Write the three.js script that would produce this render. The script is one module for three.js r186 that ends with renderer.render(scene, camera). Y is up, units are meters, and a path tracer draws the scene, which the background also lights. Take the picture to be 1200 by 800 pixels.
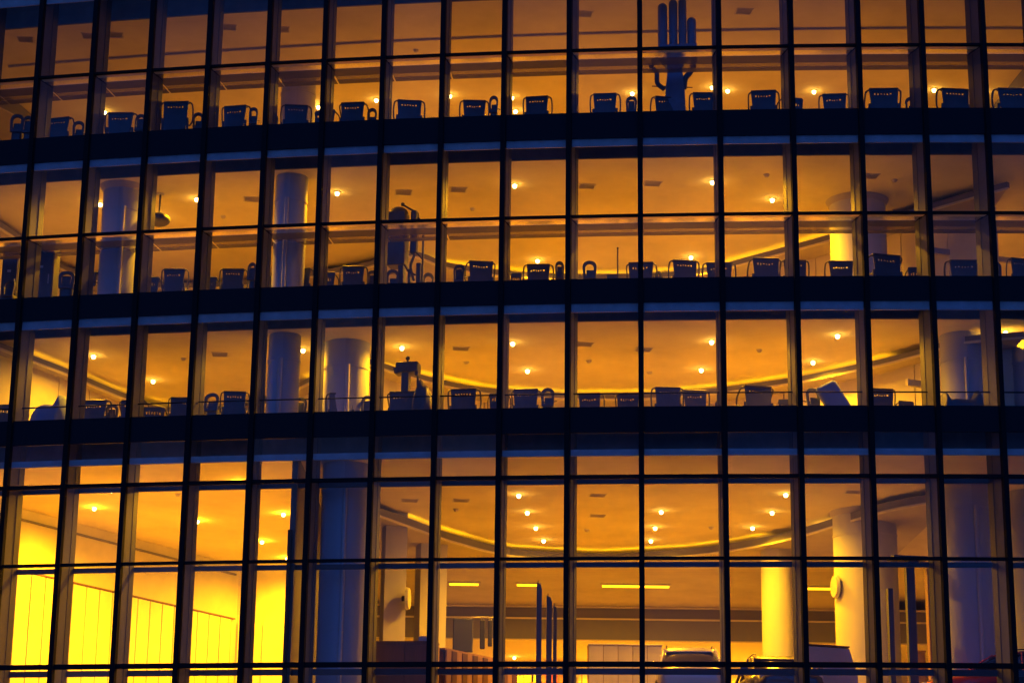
import * as THREE from 'three';
import { mergeGeometries } from 'three/addons/utils/BufferGeometryUtils.js';
import { RoundedBoxGeometry } from 'three/addons/geometries/RoundedBoxGeometry.js';
import { RectAreaLightUniformsLib } from 'three/addons/lights/RectAreaLightUniformsLib.js';

// ---------- camera, sky, sun, exposure ----------
const scene = new THREE.Scene();
const camera = new THREE.PerspectiveCamera(18.23, 1024 / 682, 0.5, 3000);
camera.position.set(0, 1.6, 0);
camera.rotation.set(THREE.MathUtils.degToRad(15.327), 0, THREE.MathUtils.degToRad(0.716));
const renderer = new THREE.WebGLRenderer({ antialias: true });
renderer.toneMapping = THREE.LinearToneMapping;
renderer.toneMappingExposure = 1.0;
renderer.shadowMap.enabled = true;
RectAreaLightUniformsLib.init();
{ // dusk sky: deep blue, paler towards the horizon
  const w = 64, h = 32, a = new Float32Array(w * h * 4);
  for (let j = 0; j < h; j++) for (let i = 0; i < w; i++) {
    const el = Math.max(0, (j + 0.5) / h * 2 - 1), k = Math.pow(1 - el, 2), o = (j * w + i) * 4;
    a[o] = 0.03 + 0.022 * k; a[o + 1] = 0.115 + 0.06 * k; a[o + 2] = 0.58 + 0.17 * k; a[o + 3] = 1;
  }
  const t = new THREE.DataTexture(a, w, h, THREE.RGBAFormat, THREE.FloatType);
  t.mapping = THREE.EquirectangularReflectionMapping; t.magFilter = THREE.LinearFilter; t.needsUpdate = true;
  scene.background = t; scene.environment = t;
}
const sun = new THREE.DirectionalLight(0xffe2c4, 0.012); // last trace of afterglow, behind the photographer
sun.position.set(-60, 30, 80); sun.target.position.set(0, 12, -55); sun.castShadow = true; sun.shadow.radius = 40;
Object.assign(sun.shadow.camera, { left: -40, right: 40, top: 40, bottom: -40, far: 300 });
scene.add(sun, sun.target);

// ---------- helpers ----------
let seed = 7;
const rnd = (a = 0, b = 1) => { seed = (seed * 1664525 + 1013904223) % 4294967296; return a + (b - a) * seed / 4294967296; };
const used = {};
const numbered = n => { const k = used[n] = (used[n] ?? -1) + 1; return k ? `${n}_${String(k).padStart(3, '0')}` : n; };
function obj(name, geo, mat, parent) { const m = new THREE.Mesh(geo, mat); m.name = parent ? name : numbered(name); m.castShadow = m.receiveShadow = true; (parent || scene).add(m); return m; }
function thing(name, label, category, [x, y, z] = [0, 0, 0], turn = 0, group) {
  const o = new THREE.Group(); o.name = numbered(name); o.position.set(x, y, z); o.rotation.y = turn;
  o.userData = { label, category }; if (group) o.userData.group = group; scene.add(o); return o;
}
function copy(o, label, group) { const c = o.clone(); c.name = numbered(o.name.replace(/_\d{3}$/, '')); c.userData = { ...o.userData, label }; if (group) c.userData.group = group; scene.add(c); return c; }
const rad = THREE.MathUtils.degToRad;
const col = (r, g, b) => new THREE.Color().setRGB(r, g, b);
const std = (r, g, b, rough = 0.7, metal = 0, more = {}) => new THREE.MeshStandardMaterial({ color: col(r, g, b), roughness: rough, metalness: metal, ...more });
const phys = (r, g, b, more) => new THREE.MeshPhysicalMaterial({ color: col(r, g, b), ...more });
const merge = l => mergeGeometries(l.map(g => { const q = g.index ? g.toNonIndexed() : g; for (const k of Object.keys(q.attributes)) if (!['position', 'normal', 'uv'].includes(k)) q.deleteAttribute(k); return q; }));
function noiseTex(n, f, lo, hi, rep, srgb) { // layered value noise, tiling
  const a = new Uint8Array(n * n * 4), L = [];
  for (let o = 0, s = f; o < 5 && s < n; o++, s *= 2.0) { s = Math.round(s); const g = Array.from({ length: s * s }, () => rnd()); L.push([s, g, Math.pow(0.6, o)]); }
  for (let y = 0; y < n; y++) for (let x = 0; x < n; x++) {
    let v = 0, wt = 0;
    for (const [s, g, k] of L) { const fx = x / n * s, fy = y / n * s, i = fx | 0, j = fy | 0, u = fx - i, w = fy - j, q = (p, r) => g[(r % s) * s + p % s];
      v += k * ((q(i, j) * (1 - u) + q(i + 1, j) * u) * (1 - w) + (q(i, j + 1) * (1 - u) + q(i + 1, j + 1) * u) * w); wt += k; }
    const c = 255 * (lo + (hi - lo) * v / wt), o = (y * n + x) * 4; a[o] = a[o + 1] = a[o + 2] = c; a[o + 3] = 255;
  }
  const t = new THREE.DataTexture(a, n, n); t.wrapS = t.wrapT = THREE.RepeatWrapping; t.magFilter = THREE.LinearFilter; t.repeat.set(rep, rep); if (srgb) t.colorSpace = THREE.SRGBColorSpace; t.needsUpdate = true; return t;
}
function grainTex(n, rep) { // long wood grain
  const a = new Uint8Array(n * n * 4), row = Array.from({ length: n }, () => rnd(0.72, 1)); for (let p = 0; p < 3; p++) for (let i = 0; i < n; i++) row[i] = (row[i] + row[(i + 1) % n]) / 2;
  for (let y = 0; y < n; y++) for (let x = 0; x < n; x++) { const w = row[(x + Math.round(3 * Math.sin(y / n * 6.283 * 2)) + n) % n] * rnd(0.96, 1), o = (y * n + x) * 4; a[o] = 255 * w; a[o + 1] = 250 * w; a[o + 2] = 240 * w; a[o + 3] = 255; }
  const t = new THREE.DataTexture(a, n, n); t.wrapS = t.wrapT = THREE.RepeatWrapping; t.magFilter = THREE.LinearFilter; t.repeat.set(rep, rep); t.colorSpace = THREE.SRGBColorSpace; t.needsUpdate = true; return t;
}
const plasterMap = noiseTex(256, 4, 0.84, 1, 0.23, true), plasterBump = noiseTex(256, 32, 0, 1, 0.9), wallMap = noiseTex(256, 3, 0.8, 1, 0.31, true), metalMap = noiseTex(256, 6, 0.72, 1, 0.5, true), woodMap = grainTex(256, 1.3);

// plan of the front: a shallow circular curve; TH = angle of every mullion (degrees), FIN = direction its fin runs inward
const CX = 16.8213, CZ = -196.0497, R0 = 143.3113;
const TH = [-13.53, -12.87, -12.21, -11.55, -10.87, -10.19, -9.5, -8.86, -8.2, -7.54, -6.86, -6.15, -5.39, -4.54, -3.77, -3.05, -2.37, -1.72, -1.1, -0.48];
const FIN = [22, 21, 19.9, 17.2, 16.4, 15.6, 13.4, 13.4, 13.5, 11.5, 13.8, 17.6, 4.9, -5.2, -10.9, -11.9, -15.1, -17.8, -19, -20];
const at = (t, d) => [CX + (R0 - d) * Math.sin(rad(t)), CZ + (R0 - d) * Math.cos(rad(t))];
const finPt = (i, d, off = 0) => { const [x, z] = at(TH[i], 0), a = rad(FIN[i]); return [x + d * Math.sin(a) + off * Math.cos(a), z - d * Math.cos(a) + off * Math.sin(a)]; };
function prism(poly, y0, y1) { const s = new THREE.Shape(poly.map(([x, z]) => new THREE.Vector2(x, -z))); const g = new THREE.ExtrudeGeometry(s, { depth: y1 - y0, bevelEnabled: false }); g.rotateX(-Math.PI / 2); g.translate(0, y0, 0); return g; }
function ribbon(pts, th) { // thicken a plan polyline to a polygon, towards its right-hand side
  const n = pts.length, back = pts.map((p, i) => { const a = pts[Math.max(0, i - 1)], b = pts[Math.min(n - 1, i + 1)], dx = b[0] - a[0], dz = b[1] - a[1], l = Math.hypot(dx, dz); return [p[0] + dz / l * th, p[1] - dx / l * th]; });
  return [...pts, ...back.reverse()];
}
const wallAlong = (pts, th, y0, y1) => prism(ribbon(pts, th), y0, y1);
const arc = (d, i0 = 0, i1 = TH.length - 1) => TH.slice(i0, i1 + 1).map(t => at(t, d));
const box = (w, h, d, x = 0, y = 0, z = 0, ry = 0, rx = 0, rz = 0) => { const g = new THREE.BoxGeometry(w, h, d); if (rz) g.rotateZ(rz); if (rx) g.rotateX(rx); if (ry) g.rotateY(ry); g.translate(x, y, z); return g; };
const rbox = (w, h, d, r, x = 0, y = 0, z = 0, ry = 0, rx = 0, rz = 0) => { const g = new RoundedBoxGeometry(w, h, d, 2, r); if (rz) g.rotateZ(rz); if (rx) g.rotateX(rx); if (ry) g.rotateY(ry); g.translate(x, y, z); return g; };
const V = (x, y, z) => new THREE.Vector3(x, y, z);
const tube = (pts, r, seg = 20, rs = 7, closed = false) => new THREE.TubeGeometry(new THREE.CatmullRomCurve3(pts.map(p => V(...p)), closed, 'catmullrom', 0.4), seg, r, rs, closed);
const bar = (a, b, r, rs = 8) => { const A = V(...a), B = V(...b), g = new THREE.CylinderGeometry(r, r, A.distanceTo(B), rs); g.applyQuaternion(new THREE.Quaternion().setFromUnitVectors(V(0, 1, 0), B.clone().sub(A).normalize())); g.translate(...A.add(B).multiplyScalar(0.5).toArray()); return g; };

// ---------- materials ----------
const M = {
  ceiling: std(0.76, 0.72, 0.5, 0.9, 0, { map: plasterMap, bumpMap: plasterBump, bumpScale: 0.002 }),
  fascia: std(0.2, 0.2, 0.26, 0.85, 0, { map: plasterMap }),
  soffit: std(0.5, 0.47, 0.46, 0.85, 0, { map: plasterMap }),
  wall: std(0.72, 0.67, 0.5, 0.85, 0, { map: wallMap }),
  panel: std(0.76, 0.72, 0.52, 0.6, 0, { map: wallMap }),
  floor: std(0.5, 0.38, 0.25, 0.55, 0, { map: woodMap }),
  column: std(0.6, 0.6, 0.6, 0.7, 0, { map: plasterMap }),
  columnGrey: std(0.46, 0.49, 0.53, 0.7, 0, { map: plasterMap }),
  cap: phys(0.006, 0.006, 0.007, { roughness: 0.75, specularIntensity: 0.15 }),
  fin: std(0.055, 0.057, 0.065, 0.6, 0.1, { map: metalMap }),
  flange: std(0.045, 0.048, 0.06, 0.5, 0.2, { map: metalMap }),
  spandrel: phys(0.006, 0.006, 0.009, { roughness: 0.35, specularIntensity: 0.16 }),
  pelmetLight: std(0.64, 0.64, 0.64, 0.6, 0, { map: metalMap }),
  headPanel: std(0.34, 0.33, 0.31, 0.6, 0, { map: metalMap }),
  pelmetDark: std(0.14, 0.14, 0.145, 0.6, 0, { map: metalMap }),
  
  shelfGlass: phys(0.98, 0.8, 0.42, { roughness: 0.5, transmission: 1, thickness: 0, ior: 1.5 }),  // amber tint paints the warm reflection on the shelf glass
  shelfAddedMirror: phys(0.95, 0.9, 0.8, { roughness: 0.22, metalness: 1, transparent: true, opacity: 0.72 }),  // polished strip added to give the bright stripe of reflected light
  shelfFrit: phys(0.13, 0.12, 0.17, { roughness: 0.6, transparent: true, opacity: 0.72 }),
  shelfPale: phys(0.2, 0.15, 0.13, { roughness: 0.6, transparent: true, opacity: 0.4 }),
  partition: std(0.05, 0.04, 0.035, 0.5, 0, { map: wallMap }),
  equip: std(0.075, 0.085, 0.12, 0.5, 0.0, { map: metalMap }),
  equipDark: std(0.03, 0.032, 0.045, 0.5, 0),
  equipPale: std(0.2, 0.24, 0.34, 0.5, 0.1, { map: metalMap }),
  rubber: std(0.02, 0.02, 0.02, 0.9),
  vent: std(0.5, 0.47, 0.42, 0.7),
  woodDark: std(0.2, 0.09, 0.045, 0.5, 0, { map: woodMap }),
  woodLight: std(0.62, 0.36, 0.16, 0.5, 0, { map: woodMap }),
  ground: std(0.45, 0.45, 0.45, 0.95, 0, { map: noiseTex(256, 8, 0.6, 1, 0.2, true) }),
  plinth: std(0.2, 0.2, 0.2, 0.8, 0, { map: wallMap }),
  fabric: std(0.16, 0.22, 0.34, 0.95),
};
const glassKinds = [0.08, 0.15, 0.26].map((s, k) => phys(0.94 - 0.015 * k, 0.96 - 0.01 * k, 0.97, { roughness: 0.02 + 0.01 * k, transmission: 1, thickness: 0, ior: 1.5, specularIntensity: s }));
const LAMP = col(1, 0.4, 0.002), glow = k => new THREE.MeshStandardMaterial({ color: col(0.9, 0.85, 0.7), emissive: LAMP, emissiveIntensity: k, roughness: 0.4 });
M.bulb = new THREE.MeshStandardMaterial({ color: col(0.9, 0.85, 0.7), emissive: col(1, 0.62, 0.18), emissiveIntensity: 26, roughness: 0.4 }); M.coveGlow = glow(2.2); M.stripGlow = glow(5); M.trim = std(0.5, 0.48, 0.45, 0.5);

// ---------- ground ----------
const ground = obj('ground', new THREE.CircleGeometry(900, 64).rotateX(-Math.PI / 2), M.ground); ground.userData.kind = 'structure';

// ---------- the building ----------
const FL = { A: 22.35, B: 17.65, C: 14.10, G: 7.10 }, CE = { A: 27.0, B: 21.75, C: 17.15, G: 13.5 };
const TAB = {"GYM":{"A":[["T",-13.132,-57.336,0.722,1.46,18.6],["T",-11.26,-56.872,0.783,1.46,17.5],["O",-10.699,-56.883,0.308,1.42,17.1],["T",-9.61,-56.367,0.772,1.619,16.2],["T",-7.918,-56.234,0.72,1.46,15.0],["O",-7.387,-56.246,0.255,1.42,14.8],["T",-6.17,-56.111,0.716,1.46,14.2],["L",-5.362,-56.018,0.622,1.28,13.7],["T",-4.565,-55.863,0.711,1.46,13.4],["T",-2.95,-55.649,0.73,1.46,13.4],["T",-1.134,-55.588,0.682,1.46,13.3],["O",-0.594,-55.153,0.248,1.42,12.7],["T",0.603,-55.244,0.678,1.46,10.7],["T",2.488,-54.961,0.698,1.46,6.5],["O",3.226,-55.057,0.316,1.42,4.7],["T",4.203,-55.156,0.679,1.46,2.4],["T",5.214,-54.808,0.653,1.46,-0.1],["T",6.839,-54.599,0.743,1.46,-5.4],["L",7.636,-54.625,0.632,1.28,-8.0],["T",8.815,-54.782,0.704,1.46,-11.0],["T",10.104,-54.336,0.859,1.46,-13.4],["T",12.061,-54.302,0.819,1.46,-15.6],["T",13.63,-54.22,0.915,1.46,-16.1],["O",-14.318,-57.341,0.387,1.551,18.7],["O",-14.002,-57.27,0.289,1.475,18.7],["O",-12.569,-57.483,0.337,1.42,18.4],["O",-10.301,-57.136,0.285,1.42,16.8],["O",-9.017,-56.694,0.305,1.42,15.8],["O",-6.886,-56.754,0.304,1.42,14.6],["O",-4.033,-56.197,0.277,1.42,13.3],["O",9.383,-55.104,0.32,1.42,-12.3],["O",10.948,-54.863,0.343,1.42,-14.7]],"B":[["L",-10.188,-56.94,0.639,1.28,16.7],["T",-9.443,-56.684,0.635,1.46,16.1],["L",-8.569,-56.79,0.634,1.28,15.5],["T",-7.794,-56.615,0.655,1.46,15.0],["O",-7.191,-55.931,0.254,1.427,14.7],["T",-5.933,-56.537,0.674,1.46,14.1],["L",-5.191,-56.245,0.555,1.28,13.6],["T",-4.417,-56.235,0.646,1.46,13.4],["O",-3.912,-56.483,0.278,1.42,13.3],["O",-3.337,-56.379,0.347,1.42,13.1],["O",-1.48,-55.827,0.32,1.42,13.7],["T",-0.869,-55.616,0.705,1.46,13.1],["L",0.094,-56.021,0.298,1.28,12.0],["T",0.7,-55.824,0.685,1.46,10.7],["O",1.277,-55.439,0.25,1.42,9.4],["O",2.09,-55.366,0.385,1.42,7.5],["L",2.752,-56.044,0.321,1.272,6.1],["T",3.498,-55.551,0.729,1.46,4.2],["T",4.692,-55.308,0.704,1.46,1.2],["T",5.637,-55.462,0.753,1.46,-1.0],["T",6.868,-55.025,0.771,1.46,-5.4],["T",7.676,-55.184,0.661,1.46,-8.0],["T",8.933,-55.209,0.709,1.46,-11.2],["T",10.079,-54.588,0.863,1.46,-13.4],["L",11.016,-55.09,0.598,1.28,-14.7],["T",12.254,-54.994,0.876,1.46,-15.8],["O",13.021,-54.912,0.416,1.42,-16.1],["T",13.708,-54.78,0.554,1.46,-16.1],["O",-12.489,-56.943,0.453,1.426,18.3],["O",-14.31,-57.82,0.39,1.42,18.7],["L",-12.29,-57.688,0.483,1.28,18.2],["L",-10.835,-57.377,0.43,1.28,17.3],["O",-6.908,-57.012,0.329,1.42,14.7],["O",-2.353,-56.651,0.302,1.418,13.6],["O",4.013,-55.923,0.229,1.325,3.0]],"C":[["L",-14.102,-57.591,0.485,1.28,18.7],["T",-11.641,-57.698,0.771,1.46,17.9],["T",-10.56,-57.641,0.719,1.46,17.1],["T",-9.174,-57.27,0.57,1.46,16.0],["O",-8.705,-57.48,0.333,1.42,15.7],["O",-8.204,-56.567,0.421,1.42,15.2],["T",-7.567,-56.502,0.653,1.46,14.9],["T",-6.343,-56.632,0.699,1.46,14.4],["O",-5.808,-56.931,0.375,1.42,14.1],["T",-4.653,-56.544,0.72,1.46,13.4],["O",-3.957,-56.638,0.325,1.42,13.3],["T",-2.981,-56.265,0.761,1.46,13.3],["T",-1.301,-55.891,0.755,1.46,13.5],["L",-0.327,-55.594,0.546,1.28,12.5],["T",0.385,-55.804,0.708,1.46,11.3],["O",0.98,-55.519,0.363,1.42,10.0],["T",2.127,-56.108,0.643,1.439,7.6],["T",3.165,-56.003,0.643,1.414,5.1],["T",4.209,-55.418,0.728,1.46,2.4],["T",4.968,-55.71,0.664,1.46,0.6],["T",6.608,-55.154,0.818,1.46,-4.4],["O",8.068,-55.154,0.388,1.42,-9.0],["T",9.936,-55.265,0.689,1.46,-13.1],["L",10.627,-55.475,0.462,1.179,-14.1],["O",-11.195,-58.014,0.363,1.42,17.7],["L",-9.961,-57.674,0.623,1.28,16.7],["O",-8.881,-57.39,0.333,1.42,15.8],["O",-7.024,-57.292,0.354,1.42,14.7],["O",-5.397,-57.104,0.305,1.346,13.8],["O",-12.849,-58.502,0.343,1.418,18.6],["O",-2.13,-56.62,0.278,1.343,13.7],["O",5.663,-55.782,0.321,1.238,-1.0],["L",7.375,-55.656,0.368,1.229,-7.0]]},"LAMP":{"A":[[-13.36,-64.83],[-6.5,-63.85],[-6.34,-64.14],[-4.43,-63.49],[-2.07,-63.05],[-0.1,-63.13],[0.02,-64.3],[3.7,-62.64],[6.17,-62.06],[6.68,-62.33],[9.39,-62.31],[13.11,-62.05],[14.66,-62.28]],"B":[[0.02,-56.65],[5.55,-56.16],[-5.05,-57.49],[-9.16,-58.17],[-12.05,-58.73],[-10.54,-59.84],[0.77,-63.65],[5.54,-63.1]],"C":[[0.02,-56.69],[0.46,-59.68],[5.48,-56.26],[5.47,-59.33],[-11.94,-58.65],[-10.68,-61.44],[-5.87,-57.7],[-3.07,-57.29],[8.82,-55.49],[8.55,-58.31],[13.25,-54.94],[13.69,-56.85]],"G":[[0.25,-59.8],[0.52,-62.39],[0.81,-64.91],[1.09,-67.16],[4.48,-61.99],[4.48,-64.65],[4.5,-66.91],[7.46,-64.44],[7.75,-61.9],[7.81,-59.19],[9.73,-63.71],[11.83,-62.17],[-12.41,-62.57],[-6.82,-63.15]]},"RIM":{"A":[[-17.66,-61.81],[-16.84,-62.83],[-16.32,-63.53],[-16.02,-64.25],[-15.8,-65.29],[-15.58,-66.52],[-15.22,-68.28]],"A2":[[15.04,-65.46],[15.18,-64.54],[15.22,-63.71],[15.36,-62.19],[15.48,-60.53],[15.75,-58.12]],"B":[[-15.71,-58.74],[-15.14,-60.51],[-14.87,-61.72],[-14.38,-63.67],[-13.91,-64.81],[-12.47,-65.95],[-9.71,-66.02],[-7.12,-64.98],[-4.81,-63.8],[-3.45,-62.36],[-2.75,-62.67],[-2.12,-63.51],[-0.52,-64.25],[1.05,-64.55],[2.68,-64.57],[4.3,-64.41],[5.88,-63.89],[7.57,-62.25],[8.49,-61.29],[9.39,-60.35],[10.23,-59.28],[11.27,-58.09],[12.47,-56.72],[13.63,-55.47]],"C":[[-14.48,-56.1],[-13.53,-58.2],[-12.85,-59.68],[-11.63,-62.67],[-10.46,-64.36],[-8.44,-64.14],[-6.92,-62.11],[-5.94,-60.32],[-4.87,-58.81],[-4.09,-58.02],[-3.64,-58.56],[-2.47,-59.95],[-1.25,-61.0],[0.02,-61.55],[1.55,-61.79],[2.83,-61.83],[4.1,-61.66],[5.58,-61.16],[6.78,-60.49],[7.48,-60.05],[8.6,-59.21],[9.66,-58.1],[10.47,-57.23],[11.23,-56.21],[12.14,-54.95],[13.6,-54.38]],"G":[[-4.78,-59.18],[-3.92,-61.01],[-3.01,-62.94],[-1.79,-65.42],[-0.19,-67.75],[1.19,-68.45],[2.87,-68.65],[4.51,-68.2],[5.83,-67.47],[6.84,-66.62],[8.02,-65.18],[9.07,-63.23],[10.0,-61.01],[10.92,-59.17],[12.3,-57.63]]},"VENT":{"A":[[-6.91,-58.07],[1.97,-56.71],[6.55,-56.39],[-14.67,-59.06],[-12.7,-58.75],[-11.92,-58.66],[-8.46,-57.99]],"B":[[-3.15,-57.45],[-1.58,-57.17],[2.06,-56.74],[3.9,-56.46],[-7.57,-58.21],[9.87,-55.61]],"C":[[-1.43,-57.44],[3.67,-57.28],[-8.31,-58.41],[2.01,-56.82]],"G":[[2.5,-59.83],[2.63,-62.97],[-2.92,-60.94],[-1.43,-60.84],[9.67,-58.88]]}};
const building = new THREE.Group(); building.name = 'glass_office_building'; scene.add(building);
building.userData = { label: 'curved glass fronted office building with lit orange storeys behind a black mullion grid', category: 'building' };
const B = (n, g, m, p = building) => obj(n, g, m, p);
const NB = TH.length - 1, XL = -22, XR = 21, ZR = { A: -70, B: -70, C: -70, G: -88 };
// outer closing walls, roof, plinth
const front = arc(0.1), frontIn = arc(1.02);
const body = (d, zr) => [...arc(d), [XR, zr], [XL, zr]];
B('floor_slab', merge([prism(body(1.02, ZR.A), CE.B, FL.A)]), M.soffit); B('floor_edge', prism([...arc(0.08), ...arc(1.0).reverse()], 22.29, FL.A), M.cap);
B('floor_slab', merge([prism(body(1.02, ZR.B), CE.C, FL.B)]), M.soffit); B('floor_edge', prism([...arc(0.08), ...arc(1.0).reverse()], 17.612, FL.B), M.cap);
B('floor_slab', merge([prism(body(1.02, ZR.G), CE.G, FL.C)]), M.soffit); B('floor_edge', prism([...arc(0.08), ...arc(1.0).reverse()], 14.06, FL.C), M.cap);
B('floor_slab', prism(body(0.1, ZR.G), FL.G - 0.6, FL.G), M.soffit);
B('roof', prism(body(0.05, ZR.G), 27.3, 28.4), M.plinth);
B('plinth_wall', prism(body(-0.05, ZR.G), 0.0, 6.4), M.plinth);
for (const s of 'ABCG') { B('floor_finish', prism(body(1.0, ZR[s] + 0.3), FL[s] + 0.004, FL[s] + 0.02), M.floor); B('ceiling', prism(body(1.06, ZR[s] + 0.3), CE[s] - 0.03, CE[s] - 0.004), M.ceiling); }
for (const [x, n] of [[XL, 0], [XR, 0]]) B('end_wall', box(0.3, 21.3, 40, x + (x < 0 ? -0.15 : 0.15), 17, -70), M.wall);
B('return_wall', prism([at(TH[0], 0), [XL - 0.3, at(TH[0], 0)[1]], [XL - 0.3, at(TH[0], 0)[1] - 0.3], [at(TH[0], 0)[0], at(TH[0], 0)[1] - 0.3]], 6.4, 27.3), M.wall);
B('return_wall', prism([at(TH[NB], 0), [at(TH[NB], 0)[0], at(TH[NB], 0)[1] - 0.3], [XR + 0.3, at(TH[NB], 0)[1] - 0.3], [XR + 0.3, at(TH[NB], 0)[1]]], 6.4, 27.3), M.wall);
for (const [s, y0, y1] of [['A', 22.35, 27.0], ['B', 17.65, 21.75], ['C', 14.1, 17.15], ['G', 7.1, 13.5]]) B('rear_wall', box(XR - XL, y1 - y0, 0.3, (XL + XR) / 2, (y0 + y1) / 2, ZR[s] + 0.15), M.wall);

// facade: bay by bay
const bayPoly = (i, d0, d1, gap = 0.0) => { const t0 = TH[i] + gap, t1 = TH[i + 1] - gap; return [at(t0, d0), at(t1, d0), at(t1, d1), at(t0, d1)]; };
const panes = [[24.51, 27.3], [22.668, 24.437], [19.765, 21.924], [18.0, 19.693], [14.535, 17.328], [12.735, 13.839], [10.625, 12.645], [7.985, 10.54], [7.0, 7.85]];
const spandrels = [[21.924, 22.668], [17.328, 18.0], [13.839, 14.535], [6.4, 7.0]];
for (let i = 0; i < NB; i++) {
  for (const [a, b] of panes) B('glass_pane', prism(bayPoly(i, 0.0, 0.024, 0.02), a, b), glassKinds[Math.floor(rnd(0, 3))]);
  for (const [a, b] of spandrels) B('spandrel_panel', prism(bayPoly(i, -0.012, 0.07, 0.012), a + 0.003, b - 0.003), M.spandrel);
  // transom caps at the glass, deep inner rails on the tall bottom storey
  for (const [y, h] of [[24.473, 0.068], [19.728, 0.066], [12.69, 0.1], [10.582, 0.08], [7.915, 0.128]]) B('transom', prism(bayPoly(i, -0.05, 0.05), y - h / 2, y + h / 2), M.cap);
  const rail = (d, y0, y1, m) => B('inner_rail', prism([finPt(i, d, 0.05), finPt(i + 1, d, -0.05), finPt(i + 1, d + 0.06, -0.05), finPt(i, d + 0.06, 0.05)], y0, y1), m);
  rail(0.69, 10.47, 10.605, M.flange); rail(0.69, 7.735, 7.89, M.flange); rail(0.69, 12.64, 12.79, M.flange);
  // pelmets at the heads of the windows, behind the fins
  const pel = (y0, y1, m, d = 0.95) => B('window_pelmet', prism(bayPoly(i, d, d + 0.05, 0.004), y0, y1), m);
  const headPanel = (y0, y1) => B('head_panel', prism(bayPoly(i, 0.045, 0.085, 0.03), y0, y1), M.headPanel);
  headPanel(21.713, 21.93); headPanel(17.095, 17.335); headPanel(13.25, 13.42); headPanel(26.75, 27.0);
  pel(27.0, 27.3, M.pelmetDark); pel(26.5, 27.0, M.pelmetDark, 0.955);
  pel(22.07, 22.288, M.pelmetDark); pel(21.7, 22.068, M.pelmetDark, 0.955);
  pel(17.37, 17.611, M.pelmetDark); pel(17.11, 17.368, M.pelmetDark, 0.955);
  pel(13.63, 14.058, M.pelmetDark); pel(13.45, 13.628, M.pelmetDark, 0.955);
  // glass light shelves of both upper storeys; amber and mirror strips paint the reflection
  for (const y of [24.473, 19.728]) {
    B('light_shelf', prism(bayPoly(i, 0.06, 0.26, 0.01), y - 0.012, y), M.shelfGlass);
    B('light_shelf', prism(bayPoly(i, 0.265, 0.58, 0.01), y - 0.014, y), M.shelfAddedMirror);
    B('light_shelf', prism(bayPoly(i, 0.585, 1.12, 0.01), y - 0.014, y), M.shelfFrit);
    B('light_shelf', prism(bayPoly(i, 1.125, 1.4, 0.01), y - 0.012, y), M.shelfPale);
    B('light_shelf', prism(bayPoly(i, 1.405, 1.68, 0.01), y - 0.014, y), M.shelfFrit);
  }
}
for (let i = 0; i <= NB; i++) {
  const q = (d0, d1, w, y0, y1) => prism([finPt(i, d0, -w), finPt(i, d0, w), finPt(i, d1, w), finPt(i, d1, -w)].reverse(), y0, y1);
  const m = B('mullion', q(-0.09, 0.05, 0.068, 6.4, 28.2), M.cap);
  B('mullion_fin', q(0.051, 0.5, 0.03, 6.4, 27.3), M.fin, m);
  B('mullion_flange', q(0.501, 0.76, 0.042, 6.4, 27.3), M.flange, m);
  for (const y of [24.473, 19.728]) B('shelf_bracket', q(0.06, 0.75, 0.047, y - 0.03, y + 0.02), M.cap, m);
}
B('guard_rail', tube(arc(0.42).map(([x, z]) => [x, 14.99, z]), 0.02, 80, 6), M.cap);
B('ceiling_track', wallAlong(arc(4.5), 0.05, 26.9, 26.965), M.vent);

// dropped ceilings behind a curved edge, with a cove light along it
function dropped(rim, s, drop, rear, low, cove = true) {
  const y = CE[s] - 0.032;
  B('dropped_ceiling', prism([...rim, [rim[rim.length - 1][0], rear], [rim[0][0], rear]], low, low + 0.04), M.soffit);
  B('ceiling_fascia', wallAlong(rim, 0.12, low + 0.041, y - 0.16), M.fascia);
  B('fascia_bead', wallAlong(rim.map(([x, z]) => [x, z + 0.03]), 0.06, low - 0.03, low + 0.02), M.panel);
  return rim;
}
const smooth = pts => { const c = new THREE.CatmullRomCurve3(pts.map(([x, z]) => V(x, 0, z)), false, 'catmullrom', 0.5); return c.getSpacedPoints(pts.length * 3).map(p => [p.x, p.z]); };
const rimB = smooth(TAB.RIM.B), rimC = smooth(TAB.RIM.C), rimG = smooth(TAB.RIM.G), rimA = smooth(TAB.RIM.A), rimA2 = smooth(TAB.RIM.A2);
dropped(rimB, 'B', 0, -69.7, 21.36); dropped(rimC, 'C', 0, -69.7, 16.78); dropped(rimG, 'G', 0, -80, 13.06);
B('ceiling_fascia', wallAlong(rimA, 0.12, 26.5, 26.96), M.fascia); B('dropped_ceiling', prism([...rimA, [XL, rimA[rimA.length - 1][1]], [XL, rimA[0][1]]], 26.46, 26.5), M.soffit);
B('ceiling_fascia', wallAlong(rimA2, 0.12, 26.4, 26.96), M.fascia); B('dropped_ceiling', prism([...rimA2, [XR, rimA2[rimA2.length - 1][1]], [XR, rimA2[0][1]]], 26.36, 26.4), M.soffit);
// curved wall of panels behind the dropped edge of the two middle storeys
function panelWall(rim, s, back, low, step) {
  let k = 0;
  for (let i = 0; i + step < rim.length; i += step) {
    const a = rim[i], b = rim[i + step], dx = b[0] - a[0], dz = b[1] - a[1], l = Math.hypot(dx, dz), e = 0.012;
    const p = [[a[0] + dx * e, a[1] - back + dz * e], [b[0] - dx * e, b[1] - back - dz * e]];
    B('wall_panel', wallAlong(p, 0.08 + 0.006 * (k++ % 2), FL[s] + 0.02, low), M.panel);
  }
}
panelWall(rimB, 'B', 1.5, 21.36, 3); panelWall(rimC, 'C', 1.1, 16.78, 3);

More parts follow.
